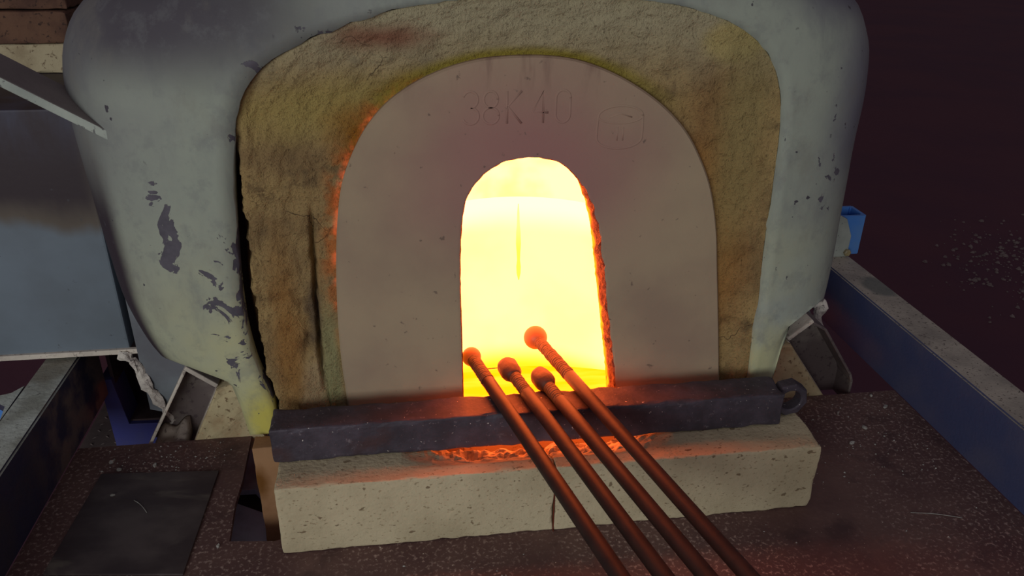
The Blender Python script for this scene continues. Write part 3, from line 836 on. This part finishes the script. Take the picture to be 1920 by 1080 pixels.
link('chamber_front', inward(loft('chamber_front', rr, True)), FIREBRICK, furnace)
# hanging dribble of glass on the back wall
dr = lathe((0.2235, 1.4490, 0.285), (0.02, -0.01, -1), [(0.0, 0.0008), (0.02, 0.0022), (0.045, 0.003), (0.06, 0.0044), (0.085, 0.0050), (0.105, 0.0036), (0.12, 0.0030), (0.135, 0.0046), (0.15, 0.0040), (0.165, 0.001)], 10)
link('glass_dribble', inward(dr), HOT_DRIP, furnace, smooth=True)
# sill under the mouth
link('mouth_sill', rough_box(0.066, 0.327, 1.002, 1.066, 0.001, 0.060, 0.004, (20, 5, 5), 0.001, 4), FIREBRICK, furnace)

# flue box on the left with bricks stacked on it
me = box(-1.15, -0.466, 1.22, 2.0, 0.136, 0.54, 0.003)
flue = link('flue_box', me, FLUE, base=(-0.77, 1.6, 0.136))
tag(flue, 'blue-grey sheet metal box with soot-blackened upper front, left of the furnace', 'box')
link('flue_edge_lip', box(-1.15, -0.452, 1.214, 1.222, 0.130, 0.139, 0.001), FOOT, flue)

# slanting strap from the shell towards the upper left
sl = -0.625
P0, P1 = Vector((-0.356, 0, 0.5543)), Vector((-0.95, 0, 0.5543 + 0.594 * 0.625))
th = 0.0135
out = [(P0.x + 0.075, P0.z - 0.075 * 0.625), (P1.x, P1.z), (P1.x, P1.z - th), (P0.x + 0.075, P0.z - 0.075 * 0.625 - th)]
o = link('slanting_strap', prism(out, 'y', 1.026, 1.10, 0.002), STRAP, furnace)
tag(o, 'flat grey strap welded slantwise to the upper left of the shell')
# welded feet: open channels, dark inside
def slab(a, b, t, y0, y1):
    a, b = Vector((a[0], 0, a[1])), Vector((b[0], 0, b[1]))
    d = (b - a).normalized(); nrm = Vector((-d.z, 0, d.x)) * t
    return prism([(a.x, a.z), (b.x, b.z), (b.x + nrm.x, b.z + nrm.z), (a.x + nrm.x, a.z + nrm.z)], 'y', y0, y1, 0.002)
def foot(name, pts, side, dark_outer=False):
    """pts: inner bottom, inner top, outer top, outer bottom (front edges)"""
    e = empty(name, (pts[0][0], 1.15, 0.0), '', '')
    for k in ('label', 'category'):
        if k in e: del e[k]
    e.parent = furnace
    e.location = Vector((pts[0][0], 1.15, 0.0)) - furnace.location
    y0, y1 = 1.148, 1.205
    s = -1 if side == 'l' else 1
    link('flange', slab(pts[0], pts[1], 0.008 * s, y0, y1), FOOT, e)
    link('flange', slab(pts[1], pts[2], 0.008 * s, y0, y1), FOOT, e)
    for a, b in zip(pts[2:], pts[3:]): link('flange', slab(a, b, -0.005 * s, y0, y1), FOOT_IN if dark_outer else FOOT, e)
    link('web', prism([(p[0], p[1]) for p in pts], 'y', y1 - 0.008, y1 + 0.004, 0.0), FOOT_IN, e)
    return e
fl_ = foot('support_foot', [(-0.381, -0.03), (-0.3205, 0.094), (-0.3655, 0.132), (-0.4560, -0.03)], 'l')
tag(fl_, 'left channel foot with pale dust inside')
fr_ = foot('support_foot', [(0.781, -0.03), (0.674, 0.116), (0.716, 0.152), (0.742, 0.137), (0.812, 0.036), (0.818, 0.02), (0.818, -0.03)], 'r', True)
tag(fr_, 'right channel foot with a dark rounded web')

# rough concrete pads between shell and feet
def pad(outline, y0, y1, seed):
    bm = bmesh.new()
    me = prism(outline, 'y', y0, y1, 0.004)
    bm.from_mesh(me)
    bmesh.ops.subdivide_edges(bm, edges=bm.edges, cuts=4, use_grid_fill=True)
    for v in bm.verts: v.co.y += 0.004 * nz(v.co, 60, seed); v.co.x += 0.002 * nz(v.co, 70, seed + 2)
    return from_bm('pad', bm)
link('concrete_pad', pad([(-0.381, -0.03), (-0.319, 0.094), (-0.285, 0.105), (-0.272, 0.06), (-0.262, 0.03), (-0.245, -0.03)], 1.140, 1.2, 3), CONCRETE, furnace, smooth=False)
link('concrete_pad', pad([(0.780, -0.03), (0.674, 0.114), (0.632, 0.118), (0.60, 0.05), (0.6, -0.03)], 1.140, 1.2, 8), CONCRETE, furnace, smooth=False)

# white ceramic fibre edging that sticks out under the casing
def fibre(pts, r, seed, parent):
    v, f = tube(pts, r, 10)
    me = mesh('fibre', v, f)
    bm = bmesh.new(); bm.from_mesh(me)
    bmesh.ops.subdivide_edges(bm, edges=bm.edges, cuts=2, use_grid_fill=True)
    for q in bm.verts:
        q.co += Vector((nz(q.co, 80, seed), nz(q.co, 85, seed + 4), nz(q.co, 90, seed + 7))) * r * 1.1
    return from_bm('fibre', bm)
link('fibre_blanket', fibre([(-0.484, 1.215, 0.128), (-0.470, 1.212, 0.126), (-0.459, 1.21, 0.118), (-0.452, 1.208, 0.092), (-0.444, 1.206, 0.062), (-0.434, 1.204, 0.04), (-0.424, 1.203, 0.022), (-0.415, 1.202, -0.002)], 0.0075, 2, furnace), FIBRE, furnace)
link('fibre_blanket', fibre([(0.772, 1.235, 0.15), (0.776, 1.235, 0.13), (0.777, 1.235, 0.108), (0.774, 1.235, 0.085), (0.771, 1.235, 0.06)], 0.008, 5, furnace), FIBRE, furnace)

# ------------------------------------------------------------------ powder in the left foot
vs, fs = [], []
nx, ny = 18, 10
for j in range(ny):
    for i in range(nx):
        a, b = i / (nx - 1), j / (ny - 1)
        x = -0.438 + 0.054 * a
        y = 1.15 + 0.044 * b
        h = (0.016 * b + 0.026) * (0.45 + 0.55 * a) * (1 + 0.5 * nz((x, y, 0), 55, 3))
        vs.append((x, y, -0.03 + h))
for j in range(ny - 1):
    for i in range(nx - 1): fs.append((j * nx + i, j * nx + i + 1, (j + 1) * nx + i + 1, (j + 1) * nx + i))
base = len(vs)
vs += [(v[0], v[1], -0.032) for v in vs]
for j in range(ny - 1):
    for i in range(nx - 1): fs.append(tuple(base + q for q in (j * nx + i, (j + 1) * nx + i, (j + 1) * nx + i + 1, j * nx + i + 1)))
rim_i = [i for i in range(nx)] + [j * nx + nx - 1 for j in range(1, ny)] + [(ny - 1) * nx + i for i in range(nx - 2, -1, -1)] + [j * nx for j in range(ny - 2, 0, -1)]
for a, b in zip(rim_i, rim_i[1:] + rim_i[:1]): fs.append((a, b, base + b, base + a))
tag(link('dust_heap', mesh('dust_heap', vs, fs), DUST, base=(-0.41, 1.17, -0.03), smooth=True), 'small heap of pale dust inside the left channel foot', 'dust', kind='stuff')

# ------------------------------------------------------------------ bricks on the flue box
YB = 1.489
def back_brick(x0, x1, y, z0, z1, mat, label, seed):
    o = link('fire_brick', rough_box(x0, x1, y, y + 0.11, z0, z1, 0.0035, (18, 8, 6), 0.0012, seed), mat, base=((x0 + x1) / 2, y + 0.055, z0))
    return tag(o, label, 'brick', 'bricks stacked on the flue box')
back_brick(-0.775, -0.500, YB, 0.5405, 0.589, BEIGE_BRICK, 'beige brick at the bottom of the stack left of the furnace', 1)
back_brick(-0.785, -0.549, YB, 0.5895, 0.6425, BROWN_BRICK, 'brown brick lying on the beige brick left of the furnace', 2)
back_brick(-0.790, -0.548, YB + 0.012, 0.6445, 0.700, BROWN_BRICK, 'topmost brown brick of the stack, cut by the upper left corner', 3)

# ------------------------------------------------------------------ frame rails
def box_tube(x0, x1, y0, y1, z0, z1, t, axis='y', bevel=0.003):
    """hollow square tube, open at both ends of axis"""
    bm = bmesh.new()
    def P(a, b, s): return {'y': (a, s, b), 'z': (a, b, s)}[axis]
    (a0, a1, b0, b1, s0, s1) = (x0, x1, z0, z1, y0, y1) if axis == 'y' else (x0, x1, y0, y1, z0, z1)
    L = []
    for s in (s0, s1):
        o = [bm.verts.new(P(a, b, s)) for a, b in ((a0, b0), (a1, b0), (a1, b1), (a0, b1))]
        i = [bm.verts.new(P(a, b, s)) for a, b in ((a0 + t, b0 + t), (a1 - t, b0 + t), (a1 - t, b1 - t), (a0 + t, b1 - t))]
        L.append((o, i))
    for k in range(4):
        m = (k + 1) % 4
        bm.faces.new((L[0][0][k], L[0][0][m], L[1][0][m], L[1][0][k]))
        bm.faces.new((L[0][1][k], L[0][1][m], L[1][1][m], L[1][1][k]))
        for q in (0, 1): bm.faces.new((L[q][0][k], L[q][0][m], L[q][1][m], L[q][1][k]))
    bmesh.ops.recalc_face_normals(bm, faces=bm.faces)
    es = [e for e in bm.edges if abs((e.verts[0].co - e.verts[1].co).normalized()[1 if axis == 'y' else 2]) > 0.9]
    bmesh.ops.bevel(bm, geom=es, offset=bevel, segments=2, affect='EDGES')
    return from_bm('tube', bm)

rr_ = empty('frame_rail', (0.94, 0.9, 0.0), 'dark blue square rail with a pale dusty top, along the right of the deck', 'rail')
link('rail_tube', box_tube(0.9005, 0.9725, 0.15, 1.545, -0.002, 0.123, 0.006), BLUE_RAIL, rr_)
link('post_socket', box_tube(0.936, 0.999, 1.49, 1.552, 0.1235, 0.214, 0.007, 'z'), BLUE, rr_)
o = link('gusset_plate', prism([(0.925, 0.123), (0.965, 0.123), (0.9655, 0.172), (0.948, 0.212), (0.905, 0.235), (0.90, 0.123)], 'y', 1.478, 1.4885, 0.0015), STRAP, rr_)
link('bolt', lathe((0.962, 1.478, 0.134), (0, -1, 0), [(0, 0.008), (0.006, 0.008), (0.008, 0.005)], 6), BOLT, rr_)

rl_ = empty('frame_rail', (-0.58, 0.9, 0.0), 'blackish blue rail with a thickly dusted top, along the left of the deck', 'rail')
link('rail_tube', box_tube(-0.6055, -0.5515, 0.15, 1.30, -0.002, 0.123, 0.006), LEFT_RAIL, rl_)
link('cross_plate', prism([(-0.9, 1.118), (-0.64, 1.118), (-0.618, 1.126), (-0.606, 1.145), (-0.604, 1.05), (-0.612, 1.088), (-0.625, 1.098), (-0.9, 1.098)], 'z', 0.111, 0.1228, 0.0), LEFT_RAIL, rl_)
link('cross_tube', box(-0.9, -0.605, 1.1, 1.116, -0.002, 0.111, 0.002), BLUE, rl_)

# ------------------------------------------------------------------ deck plate with its slot
slot = [(a, b) for a, b in DECK_SLOT[:4]]
outl = [(-0.5505, 0.2), (0.8995, 0.2), (0.8995, 1.1385), (0.56, 1.1385), (0.56, 0.994), (-0.135, 0.994), (-0.135, 0.90), (-0.205, 0.884), slot[3], slot[2], slot[1], (slot[0][0], 1.1385), (-0.5505, 1.1385)]
deck = link('deck_plate', prism(outl, 'z', -0.009, 0.0, 0.0), DECK, base=(0.165, 0.7, 0.0))
tag(deck, 'rusty speckled steel deck plate with a slot, in front of the furnace mouth', 'plate')
# plate below the slot
e = empty('under_plate', (-0.25, 1.0, -0.075), 'grey-blue plate seen down through the slot in the deck', 'plate')
link('lower_sheet', prism([(-0.36, 0.86), (-0.145, 0.86), (-0.145, 1.02), (-0.235, 1.02), (-0.30, 1.06), (-0.36, 1.06)], 'z', -0.077, -0.072, 0.001), UNDER, e)
link('upper_sheet', prism([(-0.36, 1.085), (-0.268, 1.08), (-0.235, 1.03), (-0.145, 1.03), (-0.145, 1.22), (-0.36, 1.22)], 'z', -0.077, -0.066, 0.001), UNDER, e)
link('backing_sheet', box(-0.40, -0.14, 0.84, 1.24, -0.10, -0.094, 0.001), DARKPLATE, e)

# thin dark sheet lying on the deck
o = link('steel_sheet', prism(SHEET, 'z', 0.0003, 0.0033, 0.0005, 1), DARK_SHEET, base=(-0.35, 0.75, 0.0))
tag(o, 'thin dark stained steel sheet lying on the left part of the deck', 'sheet')

# ------------------------------------------------------------------ dark blue frame behind the deck, lower left
e = empty('blue_bracket', (-0.51, 1.29, -0.13), 'dark blue angle bracket with a dark open box, behind the left foot', 'bracket')
link('angle_plate', prism([(-0.562, 0.03), (-0.560, -0.133), (-0.44, -0.133), (-0.44, -0.072), (-0.528, -0.069), (-0.541, 0.03)], 'y', 1.30, 1.36, 0.001), DARK_BLUE, e)
link('inner_box', box_tube(-0.545, -0.445, 1.31, 1.40, -0.072, 0.09, 0.006), DARKPLATE, e)
link('back_plate', box(-0.56, -0.42, 1.401, 1.408, -0.133, 0.11, 0.001), DARKPLATE, e)
e = empty('tread_plate', (-0.55, 1.25, -0.13), 'dim tread plate with small raised bars below the left rail', 'plate')
link('plate', box(-0.64, -0.36, 1.145, 1.5, -0.142, -0.135, 0.001), TREAD, e)
pv = []
for i in range(12):
    for j in range(14):
        x, y = -0.62 + i * 0.022, 1.16 + j * 0.022
        a = 0.7 if (i + j) % 2 else -0.7
        d = Vector((math.cos(a), math.sin(a), 0)) * 0.007
        nn = Vector((-d.y, d.x, 0)).normalized() * 0.0018
        p = Vector((x, y, -0.1352))
        q = [p - d, p + nn, p + d, p - nn, p + Vector((0, 0, 0.0022))]
        pv.append((q, [(0, 1, 4), (1, 2, 4), (2, 3, 4), (3, 0, 4), (3, 2, 1, 0)]))
o = link('raised_bars', join(pv), TREAD, e); o['kind'] = 'stuff'

# ------------------------------------------------------------------ front firebricks, tile and steel bar
def erode(p):
    f = max(0.0, 1 - abs(p.x - 0.18) / 0.20)
    if p.z > 0.07 and p.y > 0.878 and f > 0:
        k = min(1.0, (p.y - 0.878) / 0.055) * min(1, f * 2.2)
        p.z -= min(1, (p.z - 0.07) / 0.04) * k * (0.032 + 0.010 * nz(p, 55, 2) + 0.008 * nz(p, 120, 6))
    return p
o = link('fire_brick', rough_box(-0.1895, 0.1905, 0.856, 0.946, 0.0005, 0.114, 0.0035, (70, 22, 18), 0.0009, 11, 1.0, erode), FIREBRICK, base=(0.0, 0.9, 0.0))
tag(o, 'long beige firebrick under the left half of the black bar', 'brick', 'firebricks in front of the furnace mouth')
o = link('fire_brick', rough_box(0.1925, 0.5865, 0.8558, 0.946, 0.0005, 0.1138, 0.0035, (70, 22, 18), 0.0009, 17, 1.0, erode), FIREBRICK, base=(0.39, 0.9, 0.0))
tag(o, 'long beige firebrick under the right half of the black bar', 'brick', 'firebricks in front of the furnace mouth')
o = link('tan_tile', rough_box(-0.232, -0.142, 0.952, 0.982, -0.072, 0.112, 0.003, (14, 6, 24), 0.0008, 23), TAN, base=(-0.187, 0.967, -0.072))
tag(o, 'tan tile on edge in the deck slot behind the left firebrick', 'tile')

bar = empty('steel_bar', (0.175, 0.937, 0.114), 'black scaled steel bar with a ring end lying across the firebricks', 'bar')
link('bar', rough_box(-0.1965, 0.5460, 0.9113, 0.9640, 0.1143, 0.1700, 0.0050, (80, 8, 8), 0.0014, 31, 0.8), BLACK_STEEL, bar)
# ring handle: eight-sided outside, round hole
cx, cy, cz, ro, ri, hw = 0.5685, 0.941, 0.1435, 0.0285, 0.0165, 0.010
nseg = 32
rv, rf = [], []
def oct_r(a): 
    m = math.pi / 4
    return ro * math.cos(m / 2) / math.cos(((a + 0.2) % m) - m / 2)
for k in range(nseg):
    a = 2 * math.pi * k / nseg
    for r, y in ((oct_r(a) - 0.002, cy - hw), (oct_r(a), cy - hw + 0.003), (oct_r(a), cy + hw), (ri, cy + hw), (ri, cy - hw + 0.002), (ri + 0.002, cy - hw)):
        rv.append((cx + r * math.cos(a), y, cz + r * math.sin(a)))
for k in range(nseg):
    m = (k + 1) % nseg
    for q in range(6):
        rf.append((k * 6 + q, m * 6 + q, m * 6 + (q + 1) % 6, k * 6 + (q + 1) % 6))
link('ring_handle', mesh('ring', rv, rf), BLACK_STEEL, bar)

# ------------------------------------------------------------------ four rods heating in the mouth
rod_labels = ['leftmost rod, with a small orange ball end touching the left jamb',
              'second rod from the left, with a blunt dark collar end and wrapped neck',
              'third rod from the left, with a blunt collar end, shortest into the mouth',
              'rightmost rod, with the largest orange ball reaching deepest into the mouth']
ZR = 0.1803
for i, (hx, hy, bx, by, hr) in enumerate(RODS):
    ball = i in (0, 3)
    Hd, Bd = Vector((hx, hy, ZR)), Vector((bx, by, ZR))
    d = (Bd - Hd).normalized()
    rs = 0.0101 if i != 3 else 0.0097
    nl = (0.075, 0.075, 0.065, 0.125)[i]
    L = (hy - 0.10) / -d.y
    root = empty('gathering_rod', Hd + d * 0.12 - Vector((0, 0, rs)), rod_labels[i], 'rod', 'rods lying in the furnace mouth')
    link('shaft', lathe(Hd, d, [(nl - 0.004, rs * 0.8), (nl, rs)] + [(nl + (L - nl) * k / 12, rs) for k in range(1, 13)], 28), ROD, root, smooth=True)
    prof = []
    rn = rs * (0.97 if ball else 0.9)
    s0 = hr * 0.7
    m = int((nl - s0) / 0.0011)
    for k in range(m + 1):
        s = s0 + (nl - s0) * k / m
        prof.append((s, rn * (1 + 0.055 * math.sin(k * 1.55) + 0.10 * nz((s * 1000, i * 9.0, 0), 0.13, 4))))
    link('wrapped_neck', lathe(Hd, d, prof, 22), NECK, root, smooth=True)
    if ball:
        prof = [(-hr * math.cos(math.pi * k / 22), hr * math.sin(math.pi * k / 22)) for k in range(23)]
        me = lathe(Hd, d, prof, 32)
        link('ball_end', me, BALL, root, smooth=True)
    else:
        r = hr
        prof = [(-r * 0.92, r * 0.02), (-r * 0.90, r * 0.55), (-r * 0.72, r * 0.84), (-r * 0.35, r * 0.97), (r * 0.6, r * 1.0), (r * 1.05, r * 0.95),
                (r * 1.45, r * 0.76), (r * 1.7, r * 0.66), (r * 1.8, r * 0.4)]
        me = lathe(Hd, d, prof, 24)
        for v in me.vertices: v.co += Vector((nz(v.co, 60, i), nz(v.co, 61, i + 3), nz(v.co, 62, i + 6))) * 0.0016
        link('collar_end', me, COLLAR, root, smooth=True)

# ------------------------------------------------------------------ small things lying about
def flake(x, y, s, a):
    r = random.Random(int(x * 1e4))
    n = 7
    P = []
    for k in range(n):
        t = 2 * math.pi * k / n
        q = s * (0.6 + 0.5 * r.random())
        P.append((math.cos(t) * q, math.sin(t) * q * 0.55))
    c, sn = math.cos(a), math.sin(a)
    P = [(x + c * p[0] - sn * p[1], y + sn * p[0] + c * p[1]) for p in P]
    bm = bmesh.new(); bm.from_mesh(prism(P, 'z', 0.0003, 0.0022, 0.0))
    for v in bm.verts:
        if v.co.z > 0.001: v.co.z += 0.002 * r.random() + 0.12 * abs(v.co.x - x)
    return from_bm('flake', bm)
BIG = {0: 'tiny pale flake on the deck, nearest the right firebrick corner', 1: 'pale glass flake on the deck nearest the right rail',
       2: 'pale glass flake in the middle of the deck right of the ring handle', 4: 'rounded pale flake on the deck just below the middle flake, right side',
       7: 'tiny pale flake on the deck close to its right back corner', 11: 'pale flat flake on the left deck, farther of the two above the dark sheet corner',
       12: 'pale curved flake on the left deck touching the dark sheet corner', 13: 'pale oval flake on the deck above the middle of the dark sheet',
       14: 'tiny white flake lying on the dark sheet', 16: 'tiny white flake on the deck between the dark sheet and the slot'}
for i, lab in BIG.items():
    x, y = FLAKES[i]
    z = 0.0034 if i == 14 else 0.0
    me = flake(x, y, 0.0058 if i in (1, 2, 4, 11, 12, 13) else 0.0036, random.random() * 3)
    me.transform(Matrix.Translation((0, 0, z)))
    tag(link('glass_flake', me, FLAKE, base=(x, y, z)), lab, 'flake', 'pale flakes on the deck')
# finer crumbs, too many to count
parts = []
r = random.Random(11)
for k in range(260):
    if k < 90: x, y = -0.5 + 0.2 * r.random(), 1.06 + 0.07 * r.random()
    elif k < 200: x, y = 0.62 + 0.24 * r.random(), 0.9 + 0.22 * r.random()
    else: x, y = -0.25 + 1.1 * r.random(), 0.62 + 0.22 * r.random()
    q = 0.0006 + 0.0011 * r.random() ** 2
    V = [Vector((x + q * (0.7 + r.random()) * math.cos(t), y + q * (0.7 + r.random()) * math.sin(t), 0.0002)) for t in (0, 1.6, 3.1, 4.7)] + [Vector((x, y, q * 1.2))]
    parts.append((V, [(3, 2, 1, 0), (0, 1, 4), (1, 2, 4), (2, 3, 4), (3, 0, 4)]))
tag(link('deck_crumbs', join(parts), FLAKE, base=(0.2, 0.9, 0.0)), 'fine pale crumbs strewn over the rusty deck plate', 'crumbs', kind='stuff')
def thread(a, b, z, label):
    pts = [(a[0] + (b[0] - a[0]) * k / 8, a[1] + (b[1] - a[1]) * k / 8 + 0.003 * math.sin(k / 8 * 3.14), z + 0.0009) for k in range(9)]
    v, f = tube(pts, 0.0006, 5)
    tag(link('glass_thread', mesh('thread', v, f), FLAKE, base=(a[0], a[1], z), smooth=True), label, 'thread')
thread(THREADS[0], THREADS[1], 0.0, 'fine pale glass thread lying on the right part of the deck')
thread(THREADS[2], THREADS[3], 0.0033, 'short glass thread lying on the dark sheet')

# pale rubble on the floor to the right
parts = []
r = random.Random(5)
for k in range(420):
    u1, u2 = r.gauss(0, 1), r.gauss(0, 1)
    x, y = 2.68 + 0.17 * u1 + 0.10 * u2, 2.83 + 0.21 * u1 - 0.12 * u2
    s = 0.003 + 0.011 * r.random() ** 2.5
    V = [Vector((math.cos(t) * s * (0.6 + 0.6 * r.random()), math.sin(t) * s * (0.6 + 0.6 * r.random()), 0)) for t in (0, 1.25, 2.5, 3.8, 5.0)]
    top = [v * 0.5 + Vector((0, 0, s * (0.4 + 0.4 * r.random()))) for v in V]
    V = [v + Vector((x, y, -0.5995)) for v in V + top]
    parts.append((V, [(4, 3, 2, 1, 0), (5, 6, 7, 8, 9)] + [(q, (q + 1) % 5, 5 + (q + 1) % 5, 5 + q) for q in range(5)]))
tag(link('rubble', join(parts), RUBBLE, base=(2.6, 2.8, -0.6)), 'scatter of pale crumbs on the dark floor at the right', 'rubble', kind='stuff')

# thin red-brown run of glass down the joint between the two front bricks
pts = [(0.1915 + 0.0006 * nz((0, 0, k * 3.0), 0.7, 2), 0.8563 - (0.0 if k < 10 else 0.002 * (k - 9)), 0.078 - 0.0078 * min(k, 9.8)) for k in range(12)]
v, f = tube(pts, 0.0011, 6)
g = Mat('red_glass', 0.35, 0, 0.4)
g.col((0.16, 0.03, 0.016, 1))
tag(link('glass_drip', mesh('drip', v, f), g.m, base=(0.1915, 0.8563, 0.0), smooth=True), 'thin red-brown glass drip down the joint between the two front firebricks', 'drip')
